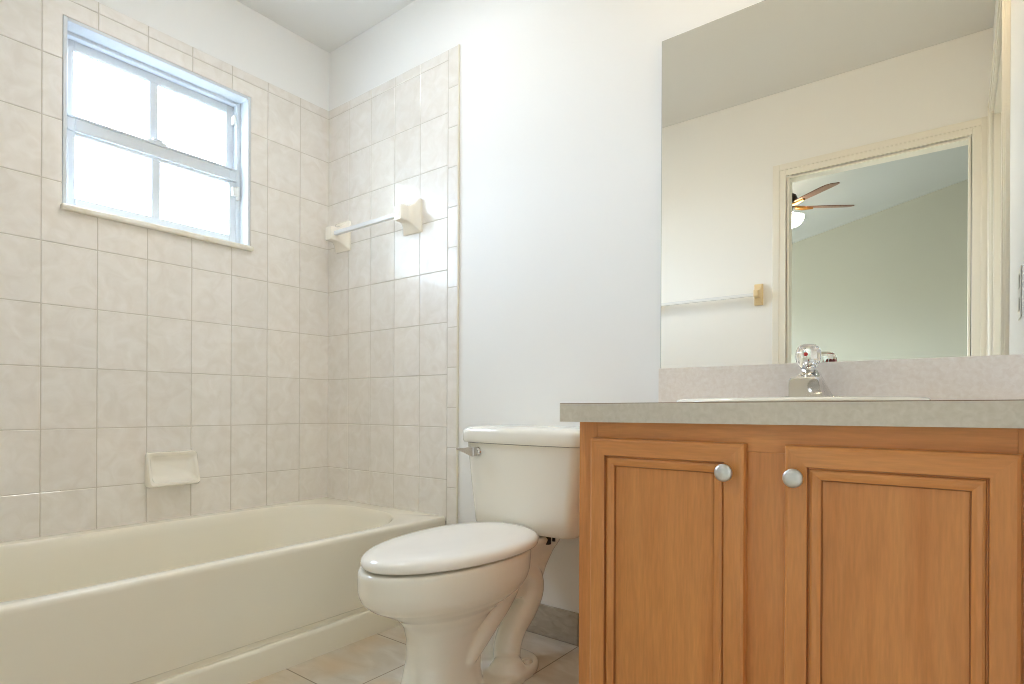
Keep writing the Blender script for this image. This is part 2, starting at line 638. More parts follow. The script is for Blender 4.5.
box(bm, -0.082, XW + 0.002, ym - 0.032, ym + 0.036, 1.743, 1.752)
box(bm, -0.076, XW + 0.004, ym - 0.012, ym + 0.020, 1.750, 1.760)
obj('sash_lock', bm, M_WIN, win, bevel=0.002)
bm = bmesh.new()
box(bm, XW - 0.001, XW + 0.016, fy1 - 0.022, fy1 - 0.004, 1.628, 1.664)
box(bm, XW - 0.001, XW + 0.010, fy1 - 0.004, fy1 + 0.010, 1.615, 1.672)
obj('side_latch', bm, M_PLATE, win, bevel=0.003)
bm = bmesh.new()
box(bm, -0.087, -0.060, fy1 - 0.012, fy1 - 0.002, 1.93, 1.965)
obj('sash_stop', bm, M_PLATE, win, bevel=0.002)
bm = bmesh.new()
box(bm, -0.12, 0.022, WY0 - 0.006, WY1 + 0.006, WZ0 - 0.008, WZ0 + 0.012)
obj('sill', bm, M_IVORY, win, bevel=0.006, seg=3)
# ------------------------------------------------------------------ bathtub
def rrect_angle(x0, x1, y0, y1, cx, cy, n, rad=0.0):
    """points on a rectangle along n directions from (cx, cy)"""
    out = []
    for i in range(n):
        t = 2 * PI * i / n
        dx, dy = math.cos(t), math.sin(t)
        s = 1e9
        if dx > 1e-9: s = min(s, (x1 - cx) / dx)
        if dx < -1e-9: s = min(s, (x0 - cx) / dx)
        if dy > 1e-9: s = min(s, (y1 - cy) / dy)
        if dy < -1e-9: s = min(s, (y0 - cy) / dy)
        out.append((cx + dx * s, cy + dy * s))
    return out


def tub_loop(x0, x1, y0, y1, rad, z, n_c=14, n_l=26, n_s=12):
    """rounded rectangle, always the same number of points: corner arcs + straight sides"""
    pts = []
    cs = [(x1 - rad[0], y1 - rad[0], 0, rad[0]), (x0 + rad[1], y1 - rad[1], 90, rad[1]),
          (x0 + rad[2], y0 + rad[2], 180, rad[2]), (x1 - rad[3], y0 + rad[3], 270, rad[3])]
    arcs = []
    for cx, cy, a0, r in cs:
        arcs.append([(cx + r * math.cos(math.radians(a0 + 90 * k / (n_c - 1))), cy + r * math.sin(math.radians(a0 + 90 * k / (n_c - 1)))) for k in range(n_c)])
    for i in range(4):
        pts += arcs[i]
        a, b = arcs[i][-1], arcs[(i + 1) % 4][0]
        n = n_s if i in (0, 2) else n_l
        for k in range(1, n):
            pts.append((a[0] + (b[0] - a[0]) * k / n, a[1] + (b[1] - a[1]) * k / n))
    return [(x, y, z) for x, y in pts]


TX, TY0, TY1 = 0.762, -1.600, -0.009
TX0 = 0.001
bm = bmesh.new()
eps = 0.002
loops = []
rr = lambda r: (r, r, r, r)


def outer(xf, z, lift=0):
    return tub_loop(TX0, xf, TY0, TY1, rr(0.004), z)


loops = [outer(TX + 0.004, 0.0), outer(TX + 0.004, 0.072), outer(TX + 0.003, 0.079), outer(TX - 0.001, 0.0835), outer(TX - 0.010, 0.0845), outer(TX - 0.011, 0.086),
         outer(TX - 0.011, 0.097), outer(TX - 0.009, 0.100), outer(TX - 0.004, 0.104), outer(TX - 0.003, 0.110), outer(TX - 0.003, 0.2), outer(TX - 0.003, 0.30), outer(TX - 0.001, 0.330), outer(TX - 0.002, 0.338),
         outer(TX - 0.005, 0.3435), outer(TX - 0.010, 0.3455)]
# rim into the basin
ins = [(0.060, 0.727, -1.475, -0.088, 0.3465, 0.27), (0.063, 0.723, -1.471, -0.092, 0.3455, 0.268), (0.067, 0.719, -1.467, -0.096, 0.342, 0.264), (0.071, 0.714, -1.462, -0.101, 0.333, 0.258),
       (0.080, 0.703, -1.451, -0.113, 0.31, 0.25), (0.094, 0.690, -1.435, -0.150, 0.2, 0.24), (0.108, 0.676, -1.41, -0.20, 0.12, 0.22),
       (0.13, 0.655, -1.37, -0.26, 0.08, 0.19), (0.18, 0.60, -1.30, -0.34, 0.062, 0.16), (0.26, 0.52, -1.2, -0.45, 0.06, 0.1)]
for x0, x1, ya, yb, z, r in ins:
    loops.append(tub_loop(x0, x1, ya, yb, rr(r), z))
loft(bm, loops, cap0=False, cap1=True)
tub = tag(obj('bathtub', bm, M_TUB, smooth=0.7), 'cream enamelled alcove bathtub along the tiled window wall', 'bathtub')
bm = bmesh.new()
lathe(bm, [(0.0, 0.0), (0.034, 0.0), (0.036, 0.002), (0.030, 0.006), (0.004, 0.006), (0.0, 0.006)], 'z', (0.39, -1.12, 0.060), 24)
obj('drain', bm, M_CHROME, tub, smooth=0.6)

# ------------------------------------------------------------------ soap dish on the tile
def soap_dish():
    yc, zc = -0.681, 0.566 - 0.03
    zc = 0.531
    hw, hh = 0.087, 0.064
    bm = bmesh.new()
    def lp(hy, z0, z1, d, r=0.012, n=5, tilt=0.0):
        pts = []
        for cx, cz, a0 in ((hy - r, z1 - r, 0), (-hy + r, z1 - r, 90), (-hy + r, z0 + r, 180), (hy - r, z0 + r, 270)):
            for k in range(n):
                a = math.radians(a0 + 90 * k / (n - 1))
                z = cz + r * math.sin(a)
                dd = d + tilt * max(0.0, (z1 - z) / (z1 - z0)) ** 1.6
                pts.append((0.0004 + dd, yc + cx + r * math.cos(a), zc + z))
        return pts
    rings = [lp(hw, -hh, hh, 0.0), lp(hw, -hh, hh, 0.008, tilt=0.004), lp(hw + 0.001, -hh + 0.004, hh - 0.001, 0.014, tilt=0.028),
             lp(hw - 0.002, -hh + 0.010, hh - 0.003, 0.018, tilt=0.034),
             lp(hw - 0.009, -hh + 0.019, hh - 0.010, 0.0175, tilt=0.033), lp(hw - 0.013, -hh + 0.024, hh - 0.015, 0.012, tilt=0.022),
             lp(hw - 0.018, -hh + 0.034, hh - 0.021, 0.006, tilt=0.008), lp(hw - 0.03, -hh + 0.045, hh - 0.035, 0.004, r=0.01, tilt=0.001)]
    loft(bm, rings)
    return obj('soap_dish', bm, M_DISH, smooth=0.9)


tag(soap_dish(), 'cream ceramic soap dish set in the wall tiles above the tub', 'soap dish')

# ------------------------------------------------------------------ towel bars
def bracket_bm(cx, z, y, sgn, side):
    """ceramic towel-bar post: plate on the wall, flaring to a socket block"""
    def rc(hx, hz, d, r, dx=0.0, dz=0.0):
        pts = []
        for px, pz, a0 in ((hx - r, hz - r, 0), (-hx + r, hz - r, 90), (-hx + r, -hz + r, 180), (hx - r, -hz + r, 270)):
            for k in range(4):
                a = math.radians(a0 + 30 * k)
                pts.append((cx + dx + px + r * math.cos(a), y + sgn * d, z + dz + pz + r * math.sin(a)))
        return pts
    bm = bmesh.new()
    loft(bm, [rc(0.052, 0.066, 0.0, 0.006), rc(0.052, 0.066, 0.009, 0.006), rc(0.050, 0.064, 0.012, 0.006), rc(0.044, 0.058, 0.015, 0.006),
              rc(0.034, 0.045, 0.026, 0.006), rc(0.026, 0.034, 0.040, 0.006), rc(0.023, 0.030, 0.052, 0.005), rc(0.023, 0.030, 0.078, 0.006),
              rc(0.021, 0.028, 0.083, 0.007), rc(0.014, 0.020, 0.085, 0.007)])
    return bm


tb = empty('towel_bar', (0.345, -0.008, 1.525))


def put(o, root):
    o.parent = root
    o.matrix_parent_inverse = Matrix.Translation(-root.location)
    return o


for cx, s in ((0.118, -1), (0.572, 1)):
    put(obj('bracket', bracket_bm(cx, 1.525, -0.008, -1, s), M_DISH, smooth=0.6), tb)
bm = bmesh.new()
box(bm, 0.139, 0.551, -0.077, -0.059, 1.516, 1.534)
put(obj('bar', bm, M_BAR, bevel=0.003), tb)
tag(tb, 'clear towel bar between cream ceramic brackets on the tiled wall over the tub', 'towel bar')

tb2 = empty('towel_bar', (1.2, YF, 1.365))
for cx in (0.88, 1.475):
    bm = bmesh.new()
    def sq(h, hz, d, cx=cx):
        return [(cx - h, YF + d, 1.365 - hz), (cx + h, YF + d, 1.365 - hz), (cx + h, YF + d, 1.365 + hz), (cx - h, YF + d, 1.365 + hz)]
    loft(bm, [sq(.022, .056, 0), sq(.022, .056, .012), sq(.018, .050, .018), sq(.014, .02, .030), sq(.013, .018, .062), sq(.009, .014, .066)])
    put(obj('bracket', bm, mat('honey_bracket', srgb(230, 205, 160), 0.3), bevel=0.003), tb2)
bm = bmesh.new()
box(bm, 0.893, 1.462, YF + 0.040, YF + 0.056, 1.352, 1.368)
put(obj('bar', bm, M_BAR, bevel=0.003), tb2)
tag(tb2, 'pale towel bar with small tan brackets beside the doorway, seen in the mirror', 'towel bar')

# ------------------------------------------------------------------ toilet
TC = 1.242
toilet = empty('toilet', (TC, -0.4, 0))
tag(toilet, 'cream two-piece toilet with elongated closed lid, between tub and vanity', 'toilet')
T = lambda o: put(o, toilet)

bm = bmesh.new()
# bowl and pedestal
prof = [  # z, front y, back y, half width, widest y
    (0.000, -0.662, -0.400, 0.092, -0.52), (0.020, -0.658, -0.400, 0.090, -0.52), (0.060, -0.642, -0.40, 0.082, -0.52), (0.120, -0.626, -0.40, 0.074, -0.52),
    (0.175, -0.624, -0.39, 0.074, -0.52), (0.210, -0.634, -0.36, 0.086, -0.50), (0.238, -0.658, -0.32, 0.106, -0.48), (0.260, -0.698, -0.285, 0.132, -0.47),
    (0.280, -0.736, -0.26, 0.151, -0.46), (0.298, -0.756, -0.245, 0.160, -0.46), (0.318, -0.764, -0.235, 0.164, -0.46), (0.366, -0.764, -0.230, 0.166, -0.46), (0.375, -0.759, -0.232, 0.163, -0.46)]
loft(bm, [egg(TC, z, f, b, h, m, 64, 2.05, 2.3) for z, f, b, h, m in prof])
# rear deck that carries the tank
def rbox(hx, y0, y1, z, e=5, cx=TC):
    return ring(cx, (y0 + y1) / 2, z, hx, (y1 - y0) / 2, 40, e)
loft(bm, [rbox(0.052, -0.27, -0.13, 0.20), rbox(0.060, -0.29, -0.10, 0.27), rbox(0.070, -0.31, -0.07, 0.315), rbox(0.086, -0.32, -0.048, 0.348), rbox(0.094, -0.32, -0.043, 0.366), rbox(0.090, -0.32, -0.046, 0.373)])
# trapway seen on both flanks, and the foot
for s in (-1, 1):
    xo = TC + s * 0.060
    tube(bm, cmr([(xo - s * 0.015, -0.52, 0.08), (xo, -0.465, 0.130), (xo, -0.40, 0.176), (xo, -0.345, 0.215), (xo, -0.30, 0.262), (xo - s * 0.005, -0.28, 0.31)], 6), 0.027, 18)
    xo = TC + s * 0.036
    tube(bm, cmr([(xo - s * 0.02, -0.27, 0.300), (xo - s * 0.01, -0.225, 0.285), (xo, -0.180, 0.250), (xo, -0.172, 0.205), (xo, -0.205, 0.160), (xo, -0.255, 0.122), (xo, -0.285, 0.075), (xo, -0.29, 0.02)], 6), 0.040, 18)
    loft(bm, [ring(TC + s * 0.066, -0.325, z, h, h * 1.1, 24) for z, h in ((0.01, 0.055), (0.04, 0.046), (0.055, 0.034), (0.062, 0.015))])
loft(bm, [egg(TC, 0.0, -0.60, -0.185, 0.122, -0.37, 56, 2.6, 3.4), egg(TC, 0.022, -0.60, -0.185, 0.122, -0.37, 56, 2.6, 3.4), egg(TC, 0.030, -0.595, -0.19, 0.117, -0.37, 56, 2.6, 3.4)])
body = T(obj('bowl', bm, M_PORC, smooth=4))
md = body.modifiers.new('remesh', 'REMESH')
md.mode = 'VOXEL'
md.voxel_size = 0.0045
md.use_smooth_shade = True
ms = body.modifiers.new('smooth', 'SMOOTH')
ms.factor = 0.5
ms.iterations = 8

# bolt holes in the foot
for s in (-1, 1):
    bm = bmesh.new()
    lathe(bm, [(0.0, 0.004), (0.009, 0.004), (0.010, 0.0), (0.014, 0.0), (0.016, 0.003), (0.0165, 0.0), (0.0165, -0.006), (0.0, -0.006)], 'z', (TC + s * 0.088, -0.262, 0.0315), 20)
    T(obj('floor_bolt', bm, M_PORC, smooth=0.5))

# seat ring (dark gap under the lid) and lid
def seat_loop(z, g, ymid=-0.435, yb=-0.205):
    return egg(TC, z, -0.757 + g, yb - g * 0.5, 0.171 - g, ymid, 80, 1.95, 2.35)
bm = bmesh.new()
loft(bm, [seat_loop(0.3745, 0.040), seat_loop(0.3752, 0.032), seat_loop(0.3790, 0.032), seat_loop(0.3815, 0.040)])
T(obj('seat', bm, M_LID, smooth=0.9))
bm = bmesh.new()
loft(bm, [seat_loop(0.3805, 0.010), seat_loop(0.3812, 0.003), seat_loop(0.385, 0.000), seat_loop(0.392, -0.001), seat_loop(0.399, 0.001), seat_loop(0.4050, 0.008),
          seat_loop(0.4085, 0.018), seat_loop(0.4115, 0.035), seat_loop(0.4140, 0.075), seat_loop(0.4150, 0.13)])
T(obj('seat_lid', bm, M_LID, smooth=0.9))
for s in (-1, 1):
    bm = bmesh.new()
    loft(bm, [ring(TC + s * 0.070, -0.214, z, a, b, 20, 4) for z, a, b in ((0.369, 0.02, 0.012), (0.383, 0.02, 0.012), (0.389, 0.016, 0.010))])
    T(obj('hinge', bm, M_LID, smooth=0.8))

# tank
def tank_ring(z, hx, yf, yb, bow=0.012, n=10, r=0.03):
    pts = []
    # front edge bows out slightly
    def arc(cx, cy, a0):
        return [(cx + r * math.cos(math.radians(a0 + 90 * k / 6)), cy + r * math.sin(math.radians(a0 + 90 * k / 6))) for k in range(7)]
    pts += arc(TC + hx - r, yb - r * 0.4, 0)[:1] + [(TC + hx - 0.008, yb - 0.002), (TC + hx - 0.012, yb)]
    pts += [(TC - hx + 0.012, yb), (TC - hx + 0.008, yb - 0.002)] + [(TC - hx, yb - r * 0.4)]
    pts += arc(TC - hx + r, yf + r, 180)
    for k in range(1, n):
        x = -(hx - r) + 2 * (hx - r) * k / n
        pts.append((TC + x, yf))
    pts += arc(TC + hx - r, yf + r, 270)
    out = []
    for x, y in pts:
        u = (x - TC) / hx
        f = (yb - y) / (yb - yf)
        out.append((x, y - bow * (1 - u * u) * max(0, f) , z))
    return out
bm = bmesh.new()
loft(bm, [tank_ring(0.376, 0.172, -0.165, -0.045), tank_ring(0.380, 0.183, -0.180, -0.035), tank_ring(0.392, 0.190, -0.187, -0.028), tank_ring(0.43, 0.193, -0.189, -0.025),
          tank_ring(0.52, 0.204, -0.193, -0.02), tank_ring(0.60, 0.212, -0.196, -0.018), tank_ring(0.648, 0.216, -0.198, -0.018)])
T(obj('tank', bm, M_PORC, smooth=0.7))
bm = bmesh.new()
loft(bm, [tank_ring(0.649, 0.217, -0.199, -0.014), tank_ring(0.651, 0.225, -0.207, -0.012), tank_ring(0.656, 0.227, -0.209, -0.012), tank_ring(0.682, 0.227, -0.209, -0.012),
          tank_ring(0.690, 0.225, -0.207, -0.013), tank_ring(0.6965, 0.219, -0.200, -0.016), tank_ring(0.701, 0.208, -0.188, -0.022), tank_ring(0.7045, 0.180, -0.165, -0.035), tank_ring(0.706, 0.13, -0.14, -0.06)])
T(obj('tank_lid', bm, M_PORC, smooth=0.9))
bm = bmesh.new()
lathe(bm, [(0, 0), (0.05, 0), (0.05, 0.014), (0, 0.014)], 'z', (TC, -0.12, 0.365), 28)
T(obj('tank_gasket', bm, M_DARK, smooth=0.5))
for s in (-1, 1):
    bm = bmesh.new()
    tube(bm, [(TC + s * 0.086, -0.155, 0.35), (TC + s * 0.086, -0.155, 0.384)], 0.011, 12)
    tube(bm, [(TC + s * 0.105, -0.150, 0.360), (TC + s * 0.105, -0.150, 0.382)], 0.005, 10)
    T(obj('tank_bolt', bm, M_DARK, smooth=0.6))
# flush lever: escutcheon and tapering arm pointing left and outwards
bm = bmesh.new()
def lv(x, y, z, hy, hz):
    return [(x, y - hy, z - hz), (x, y + hy, z - hz), (x, y + hy, z + hz), (x, y - hy, z + hz)]
loft(bm, [lv(1.096, -0.222, 0.622, 0.008, 0.0145), lv(1.090, -0.224, 0.622, 0.009, 0.0155), lv(1.076, -0.226, 0.623, 0.008, 0.013), lv(1.058, -0.230, 0.625, 0.006, 0.008), lv(1.034, -0.234, 0.628, 0.0045, 0.0045), lv(1.026, -0.236, 0.629, 0.003, 0.003)])
lever = T(obj('flush_lever', bm, M_LEVER, bevel=0.002))
bm = bmesh.new()
lathe(bm, [(0, 0), (0.013, 0), (0.014, 0.004), (0.012, 0.008), (0.007, 0.012), (0.007, 0.022), (0, 0.022)], 'y', (1.089, -0.199, 0.622), 24)
o = obj('lever_pivot', bm, M_LEVER, smooth=0.6)
o.parent = toilet
o.matrix_parent_inverse = Matrix.Translation(-toilet.location)

# water supply behind the toilet (stop valve and hose on the tub side)
# ------------------------------------------------------------------ vanity cabinet
VX0, VX1, VY = 1.658, XR - 0.002, -0.522
VZ = 0.7346


def settle(bm):
    for v in bm.verts:
        if v.co.z > 0.7:
            v.co.z += 0.006 * (v.co.x - 2.03)
    return bm


van = empty('vanity_cabinet', ((VX0 + VX1) / 2, VY / 2, 0))
tag(van, 'honey maple two-door vanity cabinet under the laminate countertop', 'cabinet')
V = lambda o: put(o, van)
bm = bmesh.new()
box(bm, VX0, VX0 + 0.015, VY + 0.018, -0.013, 0.0, VZ)
box(bm, VX1 - 0.015, VX1, VY + 0.018, -0.013, 0.0, VZ)
box(bm, VX0 + 0.015, VX1 - 0.015, VY + 0.03, -0.013, 0.09, 0.105)
box(bm, VX0 + 0.015, VX1 - 0.015, -0.025, -0.013, 0.105, VZ)
V(obj('carcass', settle(bm), M_WOODV))
bm = bmesh.new()
box(bm, VX0, VX0 + 0.045, VY, VY + 0.018, 0.09, VZ)
box(bm, VX1 - 0.045, VX1, VY, VY + 0.018, 0.09, VZ)
box(bm, 2.000, 2.086, VY, VY + 0.018, 0.12, 0.685)
box(bm, VX0 + 0.045, VX1 - 0.045, VY, VY + 0.018, 0.685, VZ, 1)
box(bm, VX0 + 0.045, VX1 - 0.045, VY, VY + 0.018, 0.09, 0.12, 1)
V(obj('face_frame', settle(bm), [M_WOODV, M_WOODH], bevel=0.001))
V(obj('toe_kick', B((VX0 + 0.015, VX1 - 0.015, VY + 0.06, VY + 0.075, 0.0, 0.09)), M_WOODH))


def door(x0, x1, z0, z1):
    yb = VY - 0.0008
    th = 0.0195
    bm = bmesh.new()
    prof = [(0.0, 0.0, 0), (0.0, 0.013, 0), (0.0015, 0.0170, 0), (0.006, th, 0), (0.034, th, 0), (0.0355, th - 0.001, 1), (0.0368, th - 0.0075, 1), (0.0385, th - 0.0075, 0),
            (0.0400, th - 0.0035, 0), (0.0435, th - 0.0020, 0), (0.0500, th - 0.0035, 0), (0.0555, th - 0.006, 1), (0.0570, th - 0.0115, 1), (0.0580, th - 0.0115, 1)]
    rings = [[(x0 + i, yb - d, z0 + i), (x1 - i, yb - d, z0 + i), (x1 - i, yb - d, z1 - i), (x0 + i, yb - d, z1 - i)] for i, d, _ in prof]
    rws = [[bm.verts.new(p) for p in r] for r in rings]
    for q in range(len(rws) - 1):
        a, b = rws[q], rws[q + 1]
        g = prof[q][2] and prof[q + 1][2]
        for i in range(4):
            j = (i + 1) % 4
            f = bm.faces.new((a[i], a[j], b[j], b[i]))
            f.material_index = 2 if g else (1 if i in (0, 2) else 0)
    bm.faces.new(rws[0][::-1])
    d = V(obj('door', bm, [M_WOODV, M_WOODH, M_GROOVE]))
    i = 0.0575
    p = obj('door_panel', B((x0 + i, x1 - i, yb - th + 0.0115, yb - 0.004, z0 + i, z1 - i)), M_WOODV)
    put(p, van)
    p.parent = d
    p.matrix_parent_inverse = van.matrix_world.inverted() @ Matrix.Identity(4)
    p.matrix_parent_inverse = Matrix.Identity(4)
    return d


def knob(d, x, z):
    bm = bmesh.new()
    lathe(bm, [(0.0, 0.0), (0.008, 0.0), (0.0085, 0.002), (0.006, 0.006), (0.0055, 0.012), (0.008, 0.016), (0.0145, 0.018), (0.0160, 0.0205), (0.0160, 0.023), (0.0145, 0.0255),
               (0.010, 0.0272), (0.0, 0.0280)], 'y', (x, VY - 0.0195, z), 36)
    k = obj('knob', bm, M_NICKEL, smooth=0.7)
    k.parent = d
    k['label'] = 'round brushed nickel knob'
    return k


d1 = door(1.694, 2.010, 0.105, 0.700)
d2 = door(2.076, 2.384, 0.105, 0.700)
knob(d1, 1.980, 0.648)
knob(d2, 2.094, 0.647)

# ------------------------------------------------------------------ countertop with backsplash
CX0, CX1, CY0, CY1, CZ0, CZ1 = 1.622, XR - 0.002, -0.546, -0.002, 0.735, 0.775
SX, SY, SHX, SHY = 2.035, -0.285, 0.221, 0.176
ct = None
bm = bmesh.new()
n = 96
op = ring(SX, SY, 0, SHX, SHY, n, 2.2)
rect = rrect_angle(CX0, CX1, CY0, CY1, SX, SY, n)
# snap the nearest samples to the true corners
for cxx, cyy in ((CX0, CY0), (CX1, CY0), (CX0, CY1), (CX1, CY1)):
    k = min(range(n), key=lambda i: (rect[i][0] - cxx) ** 2 + (rect[i][1] - cyy) ** 2)
    rect[k] = (cxx, cyy)
_lo = [(x, y, CZ0) for x, y, _ in op]
_r0 = [(x, y, CZ0) for x, y in rect]
_r1 = [(x, y, CZ1 - 0.0012) for x, y in rect]
_r2 = [(SX + (x - SX) * 0.999, SY + (y - SY) * 0.999, CZ1) for x, y in rect]
_hi = [(x, y, CZ1) for x, y, _ in op]
for _a, _b, _mi in ((_lo, _r0, 1), (_r0, _r1, 1), (_r1, _r2, 2), (_r2, _hi, 0), (_hi, _lo, 0)):
    loft(bm, [_a, _b], False, False, mi=_mi)
bmesh.ops.remove_doubles(bm, verts=bm.verts, dist=1e-5)
for v in bm.verts:
    v.co.z += 0.006 * (v.co.x - 2.03)
ct = tag(obj('countertop', bm, [M_LAM, M_LAMEDGE, M_KRAFT]), 'beige laminate bathroom countertop with backsplash on the vanity', 'countertop')
o = obj('backsplash', B((CX0, CX1, -0.021, -0.001, CZ1, 0.878)), M_LAM, ct, bevel=0.002)

# ------------------------------------------------------------------ sink
bm = bmesh.new()
sk = [(0.234, 0.186, 0.7752), (0.238, 0.190, 0.7775), (0.237, 0.189, 0.7810), (0.233, 0.185, 0.7832), (0.226, 0.178, 0.7838), (0.216, 0.166, 0.783), (0.207, 0.156, 0.779), (0.202, 0.151, 0.770),
      (0.196, 0.146, 0.750), (0.180, 0.132, 0.705), (0.150, 0.108, 0.665), (0.100, 0.075, 0.645), (0.03, 0.025, 0.640)]
loft(bm, [ring(SX, SY - (0.018 if i > 5 else 0.0), z, a, b, 72, 2.2) for i, (a, b, z) in enumerate(sk)], False, True)
for v in bm.verts:
    v.co.z += 0.006 * (v.co.x - 2.03) + 0.0003
sink = tag(obj('sink', bm, M_PORC, smooth=0.9), 'cream oval drop-in sink set in the countertop', 'sink')
bm = bmesh.new()
lathe(bm, [(0, 0), (0.022, 0), (0.024, 0.002), (0.018, 0.004), (0, 0.004)], 'z', (SX, SY - 0.018, 0.640), 24)
obj('drain', bm, M_CHROME, sink, smooth=0.6)

# ------------------------------------------------------------------ faucet
FX, FY, FZ = 2.042, -0.118, 0.7835
fau = empty('faucet', (FX, FY, FZ))
tag(fau, 'chrome single-handle faucet with clear acrylic knob behind the sink', 'faucet')
P_ = lambda o: put(o, fau)


def yring(y, hx_b, hx_t, z0, z1, n=10, cx=FX):
    pts = []
    r = min(0.010, (z1 - z0) * 0.45)
    corners = [(hx_b, z0), (hx_t, z1 - r)]
    pts = [(cx - hx_b, y, z0), (cx + hx_b, y, z0)]
    for k in range(6):
        a = math.radians(90 * k / 5)
        pts.append((cx + hx_t - r + r * math.cos(a), y, z1 - r + r * math.sin(a)))
    for k in range(6):
        a = math.radians(90 + 90 * k / 5)
        pts.append((cx - hx_t + r + r * math.cos(a), y, z1 - r + r * math.sin(a)))
    return pts


bm = bmesh.new()
loft(bm, [yring(FY + 0.030, 0.036, 0.018, FZ, FZ + 0.050), yring(FY + 0.020, 0.046, 0.017, FZ, FZ + 0.068), yring(FY - 0.015, 0.052, 0.018, FZ, FZ + 0.070), yring(FY - 0.035, 0.047, 0.025, FZ + 0.001, FZ + 0.060),
          yring(FY - 0.055, 0.038, 0.030, FZ + 0.002, FZ + 0.054), [(x, y - 0.030 * (z - FZ) / 0.05, z) for x, y, z in yring(FY - 0.060, 0.037, 0.032, FZ + 0.002, FZ + 0.050)],
          [(x, y - 0.030 * (z - FZ) / 0.05, z) for x, y, z in yring(FY - 0.066, 0.035, 0.030, FZ + 0.004, FZ + 0.046)]])
P_(obj('spout', bm, M_CHROME, smooth=0.6))
bm = bmesh.new()
loft(bm, [ring(FX, FY, z, a, b, 48, 3) for z, a, b in ((FZ - 0.002, 0.070, 0.030), (FZ + 0.005, 0.070, 0.030), (FZ + 0.008, 0.066, 0.027), (FZ + 0.009, 0.055, 0.02))])
P_(obj('base_plate', bm, M_CHROME, smooth=0.6))
bm = bmesh.new()
lathe(bm, [(0.017, 0.060), (0.017, 0.071), (0.014, 0.075), (0.011, 0.080), (0.010, 0.090), (0.009, 0.095), (0.0, 0.097)], 'z', (FX - 0.006, FY, FZ), 32)
P_(obj('stem', bm, M_CHROME, smooth=0.7))
KX, KZ = FX - 0.008, FZ + 0.073
bm = bmesh.new()
prof = [(0.004, 0.008), (0.0150, 0.0), (0.021, 0.007), (0.0260, 0.018), (0.0275, 0.028), (0.0265, 0.040), (0.0225, 0.050), (0.015, 0.0562), (0.008, 0.0577), (0.0, 0.0578)]
lathe(bm, prof[1:], 'z', (KX, FY, KZ), 16)
kn = P_(obj('knob', bm, M_ACRYL, smooth=0.35))
kn['label'] = 'clear faceted acrylic knob'
bm = bmesh.new()
lathe(bm, [(0.0, 0.0), (0.0045, 0.0), (0.0045, 0.0022), (0.0, 0.0028)], 'y', (KX, FY - 0.0262, KZ + 0.032), 16)
P_(obj('temperature_dot', bm, M_RED, smooth=0.6))
bm = bmesh.new()
tube(bm, [(FX + 0.004, FY + 0.020, FZ + 0.03), (FX + 0.004, FY + 0.020, FZ + 0.085)], 0.0025, 10)
lathe(bm, [(0, 0.083), (0.005, 0.084), (0.006, 0.088), (0.004, 0.092), (0, 0.093)], 'z', (FX + 0.004, FY + 0.020, FZ), 14)
P_(obj('drain_rod', bm, M_CHROME, smooth=0.6))

# ------------------------------------------------------------------ mirror
bm = bmesh.new()
MX0, MX1, MZ0, MZ1 = 1.622, 2.4262, 0.8785, 1.835
r0 = [(MX0, -0.0005, MZ0), (MX1, -0.0005, MZ0), (MX1, -0.0005, MZ1), (MX0, -0.0005, MZ1)]
r1 = [(x, -0.0055, z) for x, _, z in r0]
c = 0.0012
r2 = [(MX0 + c, -0.0065, MZ0), (MX1 - c, -0.0065, MZ0), (MX1 - c, -0.0065, MZ1 - c), (MX0 + c, -0.0065, MZ1 - c)]
rw = loft(bm, [r0, r1, r2], True, True, mi=1)
bm.faces.ensure_lookup_table()
for f in bm.faces:
    if abs(f.normal.y) > 0.9 or all(abs(v.co.y + 0.0065) < 1e-6 for v in f.verts):
        f.material_index = 0
tag(obj('wall_mirror', bm, [M_MIRROR, M_MEDGE]), 'large frameless wall mirror above the backsplash', 'mirror')

# ------------------------------------------------------------------ vanity light over the mirror
vl = empty('vanity_light', (2.03, 0, 2.22))
tag(vl, 'chrome vanity light bar with four lit globes above the mirror', 'light')
bm = B((1.73, 2.33, -0.035, -0.001, 2.17, 2.27))
o = obj('light_bar', bm, M_CHROME, bevel=0.006)
put(o, vl)
for i in range(4):
    x = 1.805 + i * 0.15
    bm = bmesh.new()
    lathe(bm, [(0, 0.0), (0.022, 0.0), (0.020, 0.034), (0, 0.034)], 'y', (x, -0.035, 2.22), 20)
    s = put(obj('socket', bm, M_CHROME, smooth=0.6), vl)
    bm = bmesh.new()
    bmesh.ops.create_uvsphere(bm, u_segments=24, v_segments=14, radius=0.045, matrix=Matrix.Translation((x, -0.110, 2.22)))
    put(obj('globe', bm, M_BULB, smooth=4), vl)

# ------------------------------------------------------------------ added ceiling fill lamp, unseen, brightens the room
M_FILL_OPAL = mat('fill_lamp_opal', (1, 0.98, 0.95, 1), 0.3)
bsdf(M_FILL_OPAL).inputs['Emission Color'].default_value = (0.86, 0.93, 1.0, 1)
bsdf(M_FILL_OPAL).inputs['Emission Strength'].default_value = CEILING_FILL
cl = empty('ceiling_fill_lamp', (0.90, -0.60, H))
tag(cl, 'added round opal dome fill lamp on the bathroom ceiling, out of view', 'light')
bm = bmesh.new()
lathe(bm, [(0, 0), (0.175, 0), (0.18, -0.012), (0.17, -0.022), (0, -0.022)], 'z', (0.90, -0.60, H), 40)
put(obj('fill_lamp_base', bm, M_NICKEL, smooth=0.7), cl)
bm = bmesh.new()
lathe(bm, [(0.160, -0.020), (0.158, -0.026), (0.145, -0.034), (0.10, -0.042), (0.05, -0.045), (0.0, -0.046)], 'z', (0.90, -0.60, H), 40)
put(obj('dome', bm, M_FILL_OPAL, smooth=1.2), cl)

# ------------------------------------------------------------------ doorway to the bedroom and right-hand doorway
def casing_prof(bm, pts, wdt, outdir, th=0.016):
    pass


